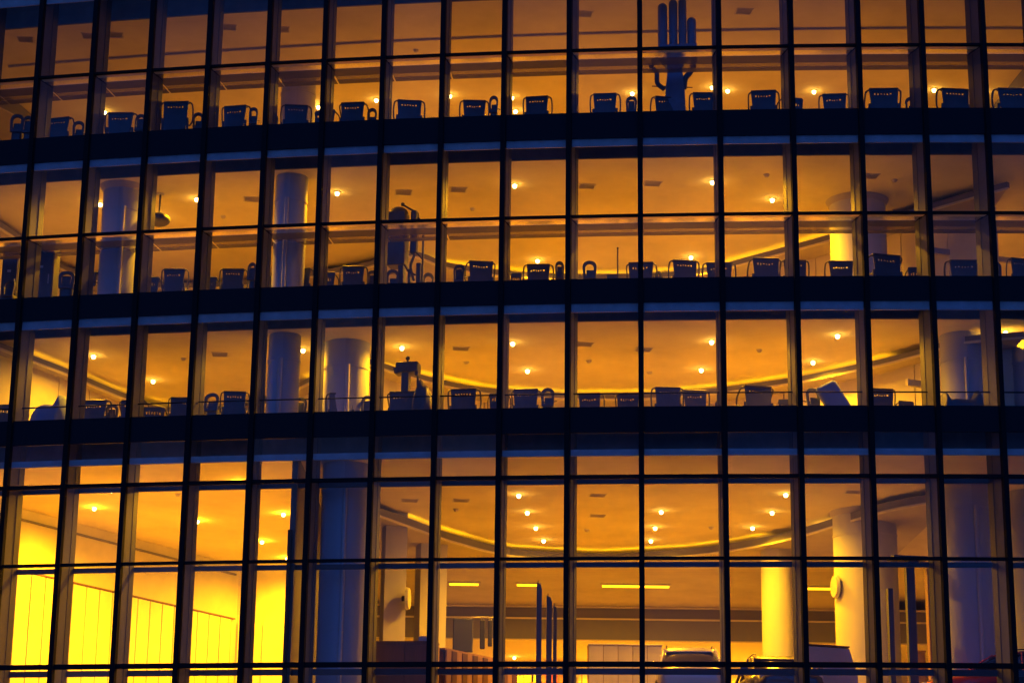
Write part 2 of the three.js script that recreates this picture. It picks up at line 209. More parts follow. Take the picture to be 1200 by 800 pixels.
// columns: shaft, collar where it meets the ceiling, downpipe
function column(s, x, z, r, pipe, capital, m = M.columnGrey) {
  const y0 = FL[s] + 0.02, y1 = CE[s] - 0.03, g = new THREE.CylinderGeometry(r, r, y1 - y0, 40); g.translate(x, (y0 + y1) / 2, z);
  const c = B('column', g, m);
  const k = new THREE.CylinderGeometry(r + 0.02, r + 0.02, 0.07, 40); k.translate(x, y1 - 0.75, z); B('column_band', k, m, c);
  if (capital) { const q = new THREE.CylinderGeometry(r + capital, r + 0.02, 0.16, 40); q.translate(x, y1 - 0.08, z); B('column_capital', q, M.soffit, c); }
  if (pipe) { const l = Math.hypot(x, z), px = x - x / l * (r + 0.06) + pipe, pz = z - z / l * (r + 0.06); B('downpipe', bar([px, y0, pz], [px, y1 - 0.75, pz], 0.06), M.pelmetLight, c); }
  return c;
}
column('A', -6.7, -61.4, 0.53, 0, 0.12);
column('B', -6.23, -56.36, 0.45, -0.12); column('B', -11.15, -57.32, 0.53, 0.05, 0.12); column('B', 9.86, -57.77, 0.8, 0, 0.1, M.column);
column('C', -6.24, -56.35, 0.44, -0.1); column('C', -4.58, -57.13, 0.63, 0.03); column('C', 12.19, -55.53, 0.59, 0.1); column('C', 14.17, -55.67, 0.66, 0.1); column('C', 10.58, -58.67, 0.24);
column('G', -4.41, -56.16, 0.64, -0.02); column('G', 8.43, -66.4, 0.5, 0, 0.12, M.column); column('G', 10.47, -61.9, 0.93, 0, 0.1, M.column); column('G', 12.54, -57.44, 0.69, 0.25); column('G', 14.6, -58.7, 0.65);

// ground storey: yellow room at the left with its panelled wall, partitions, square pillars
const yw = (u) => [-15.12 + u * 5.76, -62.12 - u * 11.05];
B('room_wall', wallAlong([yw(-0.4), yw(1)], 0.2, FL.G, CE.G - 0.035), M.wall);
B('room_wall', wallAlong([yw(1), [-5.75, -73.17]], 0.2, FL.G, CE.G - 0.035), M.wall);
B('panel_backing', wallAlong([yw(0.01), yw(0.97)].map(([x, z]) => [x + 0.03, z + 0.015]), 0.03, 7.12, 11.57), M.woodDark);
for (let k = 0; k < 18; k++) { const a = yw(0.02 + k * 0.0525), b = yw(0.02 + (k + 1) * 0.0525 - 0.0045); B('wall_panel', wallAlong([a, b].map(([x, z]) => [x + 0.09, z + 0.047]), 0.05, 7.12, 11.55), M.panel); }
for (let k = 0; k < 4; k++) B('wall_panel', box(0.78, 4.4, 0.05, -8.9 + k * 0.86, 9.32, -73.1), k === 2 ? M.woodLight : M.panel);
B('cornice', wallAlong([yw(-0.3), yw(0.98)].map(([x, z]) => [x + 0.1, z + 0.052]), 0.09, 11.575, 11.62), M.woodDark);
B('cornice', wallAlong([yw(-0.3), yw(0.98)].map(([x, z]) => [x + 0.07, z + 0.036]), 0.06, 13.1, 13.16), M.fascia);
B('room_door', wallAlong([yw(-0.16), yw(-0.03)].map(([x, z]) => [x + 0.06, z + 0.03]), 0.05, 7.12, 11.4), M.woodLight);
B('partition', prism([[-5.75, -54.9], [-5.6, -54.9], [-5.6, -73.3], [-5.75, -73.3]], FL.G, CE.G - 0.035), M.partition);
B('partition_post', box(0.12, 4.3, 0.12, -5.72, 9.3, -54.8), M.cap);
for (const [x, z, w, yaw] of [[-3.45, -63.1, 0.66, 0.28], [-2.45, -66.2, 0.85, 0.3]]) { const p = B('square_pillar', box(w, CE.G - FL.G - 0.04, w * 0.8, x, (CE.G + FL.G) / 2, z, yaw), M.column); }
// rear of the showroom: bulkheads, bright wall with units
B('bulkhead', box(42, 1.2, 0.3, -0.5, 12.45, -79.2), M.fascia); B('bulkhead_bead', box(42, 0.06, 0.08, -0.5, 12.6, -79.0), M.panel); B('bulkhead_bead', box(42, 0.06, 0.1, -0.5, 13.02, -78.9), M.panel);
B('rear_soffit', box(42, 0.05, 7, -0.5, 11.83, -82.6), M.ceiling);
for (let k = 0; k < 26; k++) B('wall_panel', box(1.14, 4.6, 0.06, -14 + k * 1.2, 9.42, -85.9), M.panel);
// interior windows with dark mullions across the bright walls at the right-hand ends
B('wall_beam', box(3.4, 0.16, 0.1, 13.4, 20.35, -58.5, 0.35), M.soffit); B('wall_beam', box(3.2, 0.18, 0.1, 12.2, 16.0, -57.0, 0.5), M.soffit);

// ---------- lamps ----------
const floorName = { A: 'top storey', B: 'cable machine storey', C: 'storey above the showroom', G: 'showroom' };
const POWER = { A: 82, B: 155, C: 120, G: 135 };
const trimG = new THREE.TorusGeometry(0.085, 0.012, 6, 18).rotateX(Math.PI / 2), bulbG = new THREE.SphereGeometry(0.058, 14, 10);
function downlight(s, x, z, y, p, label, group) {
  const t = thing('ceiling_downlight', label, 'ceiling light', [x, y, z], 0, group);
  obj('trim_ring', trimG, M.trim, t).position.y = -0.012; obj('bulb', bulbG, M.bulb, t).position.y = -0.06;
  const l = new THREE.SpotLight(LAMP, p, 0, 1.42, 1, 2); l.position.y = -0.06; l.target.position.set(0, -3, 0); l.shadow.radius = 3; l.castShadow = true; t.add(l, l.target);
  const h = new THREE.PointLight(LAMP, p > 300 ? 5 : 0.6, 0, 2); h.position.y = -0.06; h.shadow.radius = 2; h.castShadow = true; t.add(h); return t;
}
for (const s of 'ABCG') for (const [x, z] of TAB.LAMP[s]) { const yr = s === 'G' && x < -6;
  downlight(s, x, z, CE[s] - 0.032, yr ? 330 : POWER[s], yr ? 'added hidden ceiling lamp brightening the yellow panelled room' : `small glowing orange lamp in the ceiling of the ${floorName[s]}`, yr ? 'added lamps of the yellow room' : `ceiling lamps of the ${floorName[s]}`); }
for (const [x, z] of [[-9.6, -64.5], [-11.4, -59.8], [-8, -68], [-7.6, -58.5], [-7.5, -71.2]]) downlight('G', x, z, CE.G - 0.032, 330, 'added hidden ceiling lamp brightening the yellow panelled room', 'added lamps of the yellow room');  // extra lamps, hidden from view, added to brighten the yellow room
for (const [x, z, y, lb] of [[7.4, -57.6, CE.B - 0.032, 'ceiling lamp lighting the side of the wide yellow column'], [12.6, -61.6, 21.355, 'added lamp under the dropped ceiling brightening the orange wall']]) downlight('B', x, z, y, 240, lb);  // second lamp is added to brighten the wall under the dropped ceiling
for (const x of [0.25, 3.62, 4.66, 7.47, 9.72]) downlight('G', x, -84.2, 11.8, 290, 'small lamp under the low ceiling along the showroom rear wall', 'lamps along the showroom rear wall');
for (const [x0, x1] of [[-2.07, -1.06], [0.28, 1.08], [3.24, 5.57], [10.39, 11.23]]) { // strip lights under the low showroom ceiling
  const t = thing('strip_light', `${x1 - x0 > 2 ? 'long' : 'short'} glowing strip light under the low ceiling of the showroom`, 'strip light', [(x0 + x1) / 2, 13.058, -73.5], 0, x1 - x0 > 2 ? undefined : 'short strip lights of the showroom');
  obj('housing', box(x1 - x0 + 0.1, 0.05, 0.16, 0, -0.027, 0), M.trim, t); obj('light_tube', rbox(x1 - x0, 0.06, 0.12, 0.02, 0, -0.085, 0), M.stripGlow, t);
  const l = new THREE.RectAreaLight(LAMP, 900, x1 - x0, 0.12); l.position.y = -0.13; l.rotation.x = -Math.PI / 2; t.add(l);
}
// cove lights: short lengths along the curved ceiling edges
function coves(rim, s, every, k, label) {
  for (let i = 0; i + every < rim.length; i += every) {
    const a = rim[i], b = rim[i + every], len = Math.hypot(b[0] - a[0], b[1] - a[1]) * 0.97, yaw = -Math.atan2(b[1] - a[1], b[0] - a[0]);
    const t = thing('cove_light', label, 'cove light', [(a[0] + b[0]) / 2, CE[s] - 0.33, (a[1] + b[1]) / 2 - 0.38], yaw, label);
    const seg = rim.slice(i, i + every + 1).map(([x, z]) => { const dx = x - t.position.x, dz = z - 0.38 - t.position.z, c = Math.cos(-yaw), q = Math.sin(-yaw); return [dx * c + dz * q, 0.05, -dx * q + dz * c]; });
    obj('light_tube', tube(seg, 0.03, every * 2, 6), M.coveGlow, t);
    const l = new THREE.RectAreaLight(LAMP, k, len, 0.06); l.position.set(0, 0.1, 0.0); l.rotation.x = Math.PI / 2; t.add(l);
  }
}
coves(rimB.slice(32, 66), 'B', 5, 18, 'glowing cove along the curved ceiling edge of the middle upper storey');
coves(rimC.slice(30, 72), 'C', 5, 18, 'glowing cove along the curved ceiling edge of the low storey');
coves(rimC.slice(3, 20), 'C', 5, 12, 'glowing cove round the ceiling edge over the covered seat');
coves(rimG.slice(6, 34), 'G', 5, 20, 'glowing cove along the curved showroom ceiling edge');
// ceiling vents
for (const s of 'ABCG') for (const [x, z] of TAB.VENT[s]) {
  const t = thing('ceiling_vent', `small grey air vent in the ceiling of the ${floorName[s]}`, 'vent', [x, CE[s] - 0.032, z], 0.1, `ceiling vents of the ${floorName[s]}`);
  obj('frame', merge([box(0.5, 0.012, 0.04, 0, -0.007, 0.2), box(0.5, 0.012, 0.04, 0, -0.007, -0.2), box(0.04, 0.012, 0.36, 0.23, -0.007, 0), box(0.04, 0.012, 0.36, -0.23, -0.007, 0)]), M.trim, t);
  for (let k = 0; k < 5; k++) obj('slat', box(0.42, 0.006, 0.05, 0, -0.012, -0.14 + k * 0.07, 0, 0.25), M.vent, t);
}

for (const [s, pts] of [['A', [[-9, -60], [-3, -59.5], [2.2, -60.3], [8, -59.2], [11.5, -59]]], ['B', [[-8.6, -59.8], [-1.2, -58.8], [2.4, -59.4], [7, -55.6], [10.6, -55.9]]], ['C', [[-9.4, -58.9], [-1.3, -58.9], [2.2, -58.6], [6.9, -57.2], [4, -59.8]]], ['G', [[-9.6, -60.4], [-1.6, -62.2], [2.4, -65.3], [6.2, -61], [9.2, -57.2], [6.2, -64.6]]]]) for (const [x, z] of pts) {
  const t = thing('smoke_detector', `small round smoke detector on the ceiling of the ${floorName[s]}`, 'smoke detector', [x, CE[s] - 0.032, z], 0, `smoke detectors of the ${floorName[s]}`);
  obj('base', new THREE.CylinderGeometry(0.09, 0.09, 0.02, 16).translate(0, -0.011, 0), M.trim, t); obj('dome', new THREE.CylinderGeometry(0.07, 0.045, 0.05, 16).translate(0, -0.047, 0), M.vent, t);
}
// ---------- gym machines behind the sills ----------
function consoleShape(w, h, slots, taper) {
  const s = new THREE.Shape(), a = w / 2, b = a - taper, r = 0.05;
  s.moveTo(-b, 0); s.lineTo(b, 0); s.lineTo(a, h - r); s.quadraticCurveTo(a, h, a - r, h); s.lineTo(-a + r, h); s.quadraticCurveTo(-a, h, -a, h - r); s.closePath();
  for (const [x0, x1, y0, y1] of slots) { const p = new THREE.Path(); p.moveTo(x0, y0); p.lineTo(x0, y1); p.lineTo(x1, y1); p.lineTo(x1, y0); p.closePath(); s.holes.push(p); }
  return new THREE.ExtrudeGeometry(s, { depth: 0.022, bevelEnabled: true, bevelThickness: 0.006, bevelSize: 0.006, bevelSegments: 1, steps: 1 });
}
function vents(w, y, h) { const o = []; let x = -w / 2; while (x < w / 2 - 0.03) { const k = rnd(0.025, 0.06); o.push([x, x + k, y + rnd(0, h * 0.3), y + h - rnd(0, h * 0.3)]); x += k + rnd(0.028, 0.036); } return o; }
function treadmill(variant) {
  const t = new THREE.Group(); t.name = 'treadmill';
  obj('deck', rbox(0.78, 0.2, 1.8, 0.05, 0, 0.12, -0.85), M.equipDark, t); obj('belt', box(0.5, 0.01, 1.6, 0, 0.226, -0.9), M.rubber, t);
  for (const s of [-1, 1]) {
    obj('upright', bar([s * 0.34, 0.1, -0.05], [s * 0.32, 1.0, 0], 0.035), M.equip, t);
    obj('handrail', tube(variant % 2 ? [[s * 0.33, 1.41, -0.02], [s * 0.39, 1.38, -0.14], [s * 0.4, 1.2, -0.42], [s * 0.39, 1.02, -0.46], [s * 0.36, 0.92, -0.2], [s * 0.33, 0.88, 0]] : [[s * 0.34, 1.43, -0.02], [s * 0.4, 1.41, -0.1], [s * 0.42, 1.25, -0.16], [s * 0.41, 1.0, -0.2], [s * 0.36, 0.85, -0.15], [s * 0.34, 0.8, 0]], 0.022, 22, 6), M.equip, t);
  }
  const g = consoleShape(0.64, 0.96, [...vents(0.44, 0.77 - 0.02 * variant, 0.085)], 0.05 + 0.012 * variant); g.rotateX(-0.07); g.translate(0, 0.5, 0.02);
  const c = obj('console', g, M.equip, t);
  obj('console_hood', rbox(0.66, 0.06, 0.16, 0.025, 0, 1.445, -0.08), M.equipDark, c);
  return t;
}
function stepper(variant) {
  const t = new THREE.Group(); t.name = 'stepper';
  obj('base', rbox(0.7, 0.35, 1.1, 0.06, 0, 0.19, -0.5), M.equipDark, t);
  for (const s of [-1, 1]) { obj('upright', bar([s * 0.26, 0.3, -0.1], [s * 0.26, 0.85, 0], 0.03), M.equip, t); obj('handrail', tube([[s * 0.3, 1.2, -0.03], [s * 0.36, 1.12, -0.25], [s * 0.36, 0.9, -0.3], [s * 0.3, 0.8, -0.05]], 0.02, 14, 6), M.equip, t); obj('pedal', rbox(0.18, 0.06, 0.36, 0.02, s * 0.18, 0.45 + s * 0.06, -0.7), M.rubber, t); }
  const g = consoleShape(0.62, 0.76, vents(0.46, 0.5 + 0.03 * variant, 0.12), 0.07); g.rotateX(-0.08); g.translate(0, 0.5, 0);
  obj('console', g, M.equip, t); return t;
}
function bike(variant) {
  const t = new THREE.Group(); t.name = 'exercise_bike';
  obj('base', rbox(0.5, 0.12, 1.2, 0.05, 0, 0.06, -0.5), M.equipDark, t); obj('flywheel', new THREE.CylinderGeometry(0.26, 0.26, 0.12, 24).rotateZ(Math.PI / 2).translate(0, 0.42, -0.2), M.equipDark, t);
  obj('post', bar([0, 0.2, -0.2], [0, 1.0, -0.04], 0.05), M.equip, t); obj('shroud', rbox(0.28, 0.75, 0.3, 0.08, 0, 0.62, -0.16), M.equip, t); obj('seat', rbox(0.24, 0.08, 0.28, 0.04, 0, 0.95, -0.85), M.rubber, t); obj('seat_post', bar([0, 0.2, -0.75], [0, 0.92, -0.85], 0.035), M.equip, t);
  const s = new THREE.Shape(); s.moveTo(-0.15, 0); s.lineTo(-0.17, 0.34); s.quadraticCurveTo(-0.16, 0.5, 0, 0.51); s.quadraticCurveTo(0.16, 0.5, 0.17, 0.34); s.lineTo(0.15, 0); s.closePath();
  const h = new THREE.Path(); h.moveTo(-0.1, 0.06); h.lineTo(-0.115, 0.32); h.quadraticCurveTo(-0.1, 0.43, 0, 0.44); h.quadraticCurveTo(0.1, 0.43, 0.115, 0.32); h.lineTo(0.1, 0.06); h.closePath(); s.holes.push(h);
  const g = new THREE.ExtrudeGeometry(s, { depth: 0.05, bevelEnabled: true, bevelThickness: 0.01, bevelSize: 0.01, bevelSegments: 2 }); g.rotateX(-0.15); g.translate(0, 0.9, 0);
  const c = obj('console', g, M.equip, t); obj('screen_back', rbox(0.2, variant ? 0.2 : 0.3, 0.04, 0.02, variant ? 0.02 : 0, variant ? 1.05 : 1.12, 0, 0, -0.15), M.equip, c);
  for (const q of [-1, 1]) obj('handlebar', tube([[q * 0.04, 1.02, -0.04], [q * 0.16, 1.06, -0.12], [q * 0.2, 1.12, -0.32]], 0.018, 10, 6), M.equipDark, t);
  return t;
}
const proto = { T: [0, 1, 2].map(treadmill), L: [0, 1].map(stepper), O: [0, 1].map(bike) };
const base = { T: [0.7, 1.47], L: [0.64, 1.27], O: [0.36, 1.42] };
const colX = { A: [-6.7], B: [-6.2, -11.15, 9.86], C: [-6.24, -4.58, 12.19] };
function beside(s, k, x) { // what a machine stands next to
  const word = { T: 'treadmill', L: 'stepper', O: 'bike' }, near = TAB.GYM[s].filter(g => g[1] !== x && Math.abs(g[1] - x) < 1.25).sort((a, b) => Math.abs(a[1] - x) - Math.abs(b[1] - x));
  const l = near.find(g => g[1] < x), q = near.find(g => g[1] > x), c = colX[s].some(v => Math.abs(v - x) < 0.75), ks = [l, q].filter(Boolean).map(g => word[g[0]]).sort();
  const o = c ? 'before a column' : '';
  return [o, ks.length === 2 ? (ks[0] === ks[1] ? `between two ${ks[0]}s` : `between ${ks[0]} and ${ks[1]}`) : ks.length ? `next to one ${ks[0]}` : 'standing apart'].filter(Boolean).join(', ');
}
const kinds = { T: ['treadmill', 'dark blue treadmill'], L: ['stepper', 'low dark stepper'], O: ['exercise bike', 'round headed bike'] };
for (const s of 'ABC') TAB.GYM[s].forEach(([k, x, z, w, h, a], i) => {
  const p = proto[k][(i * 7 + (k === 'T' ? i : 0)) % proto[k].length], [bw, bh] = base[k];
  const c = copy(p, `${kinds[k][1]} ${beside(s, k, x)} on the ${floorName[s]}`, `${kinds[k][0]}s ${beside(s, k, x)} on the ${floorName[s]}`); c.userData.category = kinds[k][0];
  c.position.set(x, FL[s] + 0.02, z); c.rotation.y = rad(-a * 0.4) + rnd(-0.2, 0.2); c.scale.set(w / bw, h / bh, 1);
});

// tall single machines (sizes in metres about their own base)
{ // four round-topped uprights over a tapering body
  const H = FL.A + 0.02, t = thing('tower_machine', 'tall blue tower machine with four round topped uprights beside the treadmills', 'gym machine', [4.5, H, -55.35], 0);
  const s = 0.0222, X = px => (px - 788) * s, Y = py => 4.44 - (py - 1) * 0.0243;
  for (const [a, b, top] of [[766, 776.5, 8], [780, 789.5, 3], [792, 801, 1], [803, 813, 25]]) { const r = (b - a) / 2 * s * 1.16, g = new THREE.CapsuleGeometry(r, Y(top) - Y(66) - r, 6, 16); g.translate(X((a + b) / 2), (Y(top) + Y(66)) / 2, 0); const u = obj('upright', g, M.equipPale, t); obj('upright_cap', new THREE.CylinderGeometry(0.05, 0.07, 0.06, 10).translate(X((a + b) / 2) + 0.03, Y(top) + 0.01, 0), M.equip, u); }
  const sh = new THREE.Shape([[766, 60], [766, 72], [775, 82], [778, 90], [775, 113], [773, 175], [800, 175], [797, 113], [794, 88], [800, 76], [813, 66], [813, 58]].map(([x, y]) => new THREE.Vector2(X(x), Y(y))));
  obj('body', new THREE.ExtrudeGeometry(sh, { depth: 0.3, bevelEnabled: true, bevelSize: 0.02, bevelThickness: 0.02, bevelSegments: 2 }).translate(0, 0, -0.15), M.equipPale, t);
  obj('swing_arm', tube([[X(772), Y(74), 0.05], [X(760), Y(79), 0.1], [X(756), Y(87), 0.12], [X(763), Y(93), 0.1], [X(764), Y(106), 0.08], [X(773), Y(113), 0.05]], 0.07, 24, 8), M.equip, t);
  obj('swing_arm', tube([[X(811), Y(68), 0.05], [X(809), Y(85), 0.1], [X(804), Y(94), 0.12], [X(799), Y(100), 0.1], [X(797), Y(112), 0.08]], 0.085, 24, 8), M.equip, t);
  obj('crossbar', bar([X(757), Y(110), 0.1], [X(808), Y(111), 0.1], 0.016), M.equipDark, t);
  obj('base', rbox(1.3, 0.12, 0.9, 0.04, 0.1, 0.06, 0), M.equipDark, t);
}
{ // cable machine in storey B
  const H = FL.B + 0.02, t = thing('cable_machine', 'tall dark cable machine with domed weight tower and curved tube frame', 'gym machine', [-3.05, H, -56.6], -0.23);
  const s = 0.0227, X = px => (px - 475) * s, Y = py => 21.06 - H - (py - 240) * 0.0254;
  obj('weight_tower', rbox(0.52, Y(250) - Y(312), 0.5, 0.04, X(467), (Y(250) + Y(312)) / 2, 0), M.equip, t);
  const d = new THREE.SphereGeometry(0.28, 20, 8, 0, 6.284, 0, 1.571); d.scale(1, 0.75, 0.9); d.translate(X(467), Y(251), 0); obj('tower_cap', d, M.equip, t); obj('pulley', new THREE.CylinderGeometry(0.05, 0.05, 0.08, 12).translate(X(472), Y(240), 0), M.equipDark, t);
  obj('weight_head', rbox(0.2, Y(249) - Y(300), 0.3, 0.08, X(488.5), (Y(249) + Y(300)) / 2, 0.05), M.equip, t);
  obj('link_bar', bar([X(471), Y(240), 0.05], [X(487), Y(249), 0.05], 0.028), M.equipDark, t);
  obj('frame_tube', tube([[X(492), Y(257), 0.1], [X(499), Y(264), 0.1], [X(500.5), Y(275), 0.1], [X(500.5), Y(345), 0.1]], 0.03, 20, 6), M.equipDark, t);
  obj('frame_tube', tube([[X(487), Y(292), 0.1], [X(500), Y(306), 0.12]], 0.025, 6, 6), M.equipDark, t); obj('frame_tube', tube([[X(478), Y(296), 0.1], [X(476), Y(306), 0.14], [X(482), Y(318), 0.14], [X(492), Y(324), 0.12]], 0.025, 16, 6), M.equipDark, t);
  obj('frame_tube', tube([[X(490), Y(300), 0.1], [X(486), Y(314), 0.14], [X(490), Y(330), 0.1]], 0.04, 12, 6), M.equip, t);
  obj('leg', rbox(0.16, 1.0, 0.3, 0.03, X(473), Y(330), 0), M.equip, t); obj('leg', rbox(0.14, 0.9, 0.25, 0.03, X(496), Y(328), 0.05), M.equip, t); obj('leg', rbox(0.08, 0.8, 0.2, 0.03, X(484), Y(332), 0.05), M.equip, t);
  obj('base', rbox(1.2, 0.1, 1.0, 0.03, 0.1, 0.05, 0), M.equipDark, t);
}
{ // press machine in storey C
  const H = FL.C + 0.02, t = thing('press_machine', 'blue press machine with heavy head on a post behind the treadmills', 'gym machine', [-2.9, H, -56.4], -0.23);
  const s = 0.0226, X = px => (px - 475) * s, Y = py => 16.5 - H - (py - 420) * 0.0242;
  obj('head', merge([rbox(0.64, 0.3, 0.4, 0.06, X(478), Y(430), 0), rbox(0.26, 0.2, 0.4, 0.06, X(467), Y(433), 0, 0, 0, 0.25), rbox(0.1, 0.3, 0.3, 0.03, X(490), Y(434), 0)]), M.equip, t);
  obj('knob', merge([new THREE.SphereGeometry(0.06, 12, 8).translate(X(477), Y(418.5), 0), bar([X(477), Y(425), 0], [X(477), Y(419), 0], 0.03)]), M.equipDark, t);
  obj('post', box(0.2, Y(433), 0.24, X(475.5), Y(433) / 2, 0), M.equip, t); obj('side_post', bar([X(490.5), Y(436), 0], [X(490), 0, 0], 0.035), M.equip, t);
  obj('base', rbox(0.9, 0.1, 1.0, 0.03, 0.05, 0.05, 0), M.equipDark, t);
}
// draped covers: lumpy lathe-like cloth forms
function drape(w, h, d, lumps, k) {
  const g = new THREE.SphereGeometry(1, 36, 24), p = g.attributes.position;
  for (let i = 0; i < p.count; i++) { let x = p.getX(i), y = p.getY(i), z = p.getZ(i); const e = v => Math.sign(v) * Math.pow(Math.abs(v), 0.65), fold = 1 + 0.05 * Math.sin(7 * Math.atan2(z, x) + 3 * y + k) * (1 - y * 0.4);
    let yy = (e(y) + 1) / 2; yy += lumps.reduce((q, [lx, lh, lw]) => q + lh * Math.exp(-((e(x) - lx) ** 2) / lw) * Math.max(0, y), 0); p.setXYZ(i, e(x) * w / 2 * fold, yy * h, e(z) * d / 2 * fold); }
  g.computeVertexNormals(); return g;
}
{
  const a = thing('covered_machine', 'bulky machine under a draped blue cover, peaked at one end', 'covered machine', [-12.85, FL.C + 0.02, -57.7], -0.3);
  obj('cover', drape(0.98, 1.22, 0.8, [[0.75, 0.42, 0.05], [-0.2, 0.06, 0.3]], 1), M.fabric, a); obj('base', rbox(0.8, 0.1, 0.7, 0.03, 0, 0.05, 0), M.equipDark, a);
  const b = thing('covered_machine', 'narrow machine under a dark cover beside the press machine', 'covered machine', [-2.4, FL.C + 0.02, -55.95], -0.2);
  obj('cover', drape(0.55, 1.45, 0.6, [[-0.2, 0.18, 0.12], [0.5, 0.06, 0.05]], 4), M.equip, b); obj('base', rbox(0.45, 0.1, 0.5, 0.03, 0, 0.05, 0), M.equipDark, b);
  const c = thing('covered_machine', 'low dark covered machine in front of the thick blue column', 'covered machine', [11.9, FL.C + 0.02, -54.6], 0.25);
  obj('cover', drape(1.2, 1.0, 0.7, [[0.85, 0.55, 0.06], [-0.85, 0.42, 0.02]], 2), M.equip, c); obj('base', rbox(0.9, 0.1, 0.6, 0.03, 0, 0.05, 0), M.equipDark, c);
  const e = thing('exercise_bench', 'pale blue padded bench tilted up on end', 'bench', [8.6, FL.C + 0.02, -54.85], 0.18);
  obj('pad', rbox(0.64, 1.12, 0.26, 0.12, 0, 0.96, 0.02, 0, -0.15, 0.5), M.fabric, e); obj('frame', merge([bar([-0.35, 0, 0], [0.15, 1.1, -0.05], 0.03), bar([0.45, 0, -0.3], [0.1, 0.9, -0.05], 0.03)]), M.equipDark, e); obj('foot', rbox(0.9, 0.06, 0.12, 0.02, 0.05, 0.03, 0), M.equipDark, e);
}
// storey B, left end: cabinets and an elliptical trainer
for (const [x, z, w, h, yaw, lb] of [[-14.35, -58.4, 0.5, 2.45, -0.12, 'tall narrow navy cabinet standing next to the tan wall'], [-13.25, -57.6, 0.66, 2.3, -0.12, 'tall navy vending cabinet behind the mullion, taller than the bikes']]) {
  const t = thing('cabinet', lb, 'cabinet', [x, FL.B + 0.02, z], yaw);
  obj('carcass', rbox(w, h, 0.5, 0.02, 0, h / 2, 0), M.equip, t); obj('door', rbox(w - 0.06, h - 0.2, 0.03, 0.01, 0, h / 2, 0.262), M.equip, t); obj('handle', bar([w * 0.32, h * 0.5, 0.3], [w * 0.32, h * 0.62, 0.3], 0.014), M.pelmetLight, t);
  obj('notice', box(0.1, 0.07, 0.004, -0.02, h * 0.72, 0.281), M.pelmetLight, t);
}
{
  const t = thing('elliptical_trainer', 'elliptical trainer with big curved arc frame in front of the blue column', 'gym machine', [-11.3, FL.B + 0.02, -57.15], -0.3);
  obj('arc_frame', tube([[-0.6, 1.5, 0], [-0.2, 1.46, 0], [0.2, 1.3, 0], [0.48, 1.0, 0], [0.56, 0.6, 0], [0.56, 0.1, 0]], 0.03, 24, 7), M.equipDark, t); obj('arc_frame', tube([[-0.5, 1.2, 0.05], [-0.1, 1.12, 0.05], [0.3, 0.95, 0.05], [0.5, 0.8, 0.05]], 0.022, 16, 6), M.equipDark, t);
  obj('strut', bar([0.25, 1.25, 0], [0.22, 0.85, 0.02], 0.02), M.equipDark, t); obj('strut', bar([0.25, 0.95, 0.02], [-0.2, 0.5, 0], 0.022), M.equipDark, t);
  const sh = new THREE.Shape([[-0.5, 0.1], [-0.42, 1.18], [-0.1, 1.08], [0.3, 0.9], [0.45, 0.7], [0.48, 0.1]].map(p => new THREE.Vector2(...p))); obj('shroud', new THREE.ExtrudeGeometry(sh, { depth: 0.1, bevelEnabled: true, bevelSize: 0.02, bevelThickness: 0.02 }).translate(0, 0, -0.22), M.equip, t);
  obj('console', rbox(0.3, 0.42, 0.08, 0.04, -0.6, 1.3, 0), M.equip, t); obj('base', rbox(1.3, 0.1, 0.5, 0.03, 0, 0.05, 0), M.equipDark, t);
}
{ const t = thing('pole_stand', 'thin upright pole on a round foot between treadmills', 'stand', [2.85, FL.B + 0.02, -55.2], 0); obj('pole', bar([0, 0, 0], [0, 1.72, 0], 0.02), M.equipDark, t); obj('foot', new THREE.CylinderGeometry(0.16, 0.18, 0.03, 16).translate(0, 0.015, 0), M.equipDark, t); obj('tip', new THREE.SphereGeometry(0.03, 10, 8).translate(0, 1.73, 0), M.equipDark, t); }

{ const t = thing('ceiling_projector', 'dark projector pod hanging from the ceiling beside a blue column', 'projector', [-10.16, CE.B - 0.032, -57.85], 0.2);
  obj('pod', new THREE.SphereGeometry(0.3, 20, 12).scale(1.1, 0.62, 1.3).translate(0, -0.78, 0), M.equip, t); obj('hanger', bar([0, 0, 0], [0, -0.62, 0], 0.03), M.equipDark, t); obj('lens', new THREE.CylinderGeometry(0.07, 0.07, 0.1, 14).rotateX(Math.PI / 2).translate(0.05, -0.8, 0.36), M.equipDark, t); obj('ceiling_plate', new THREE.CylinderGeometry(0.12, 0.12, 0.03, 16).translate(0, -0.016, 0), M.trim, t); }
// ---------- showroom ----------
function loft(st, n = 18, p = 3.2) { // rounded cross-sections along x: [x, half width, bottom, top]
  const pos = [], idx = [];
  for (const [x, hw, b, tp] of st) for (let k = 0; k < n; k++) { const a = k / n * Math.PI * 2, e = v => Math.sign(v) * Math.pow(Math.abs(v), 2 / p); pos.push(x, (b + tp) / 2 + e(Math.sin(a)) * (tp - b) / 2, e(Math.cos(a)) * hw); }
  for (let s = 0; s + 1 < st.length; s++) for (let k = 0; k < n; k++) { const a = s * n + k, b = s * n + (k + 1) % n, c = a + n, d = b + n; idx.push(a, c, b, b, c, d); }
  for (const [o, f] of [[0, 1], [(st.length - 1) * n, 0]]) for (let k = 1; k + 1 < n; k++) f ? idx.push(o, o + k, o + k + 1) : idx.push(o, o + k + 1, o + k);
  const g = new THREE.BufferGeometry(); g.setAttribute('position', new THREE.Float32BufferAttribute(pos, 3)); g.setAttribute('uv', new THREE.Float32BufferAttribute(pos.length / 3 * 2, 2)); g.setIndex(idx); g.computeVertexNormals(); return g;
}
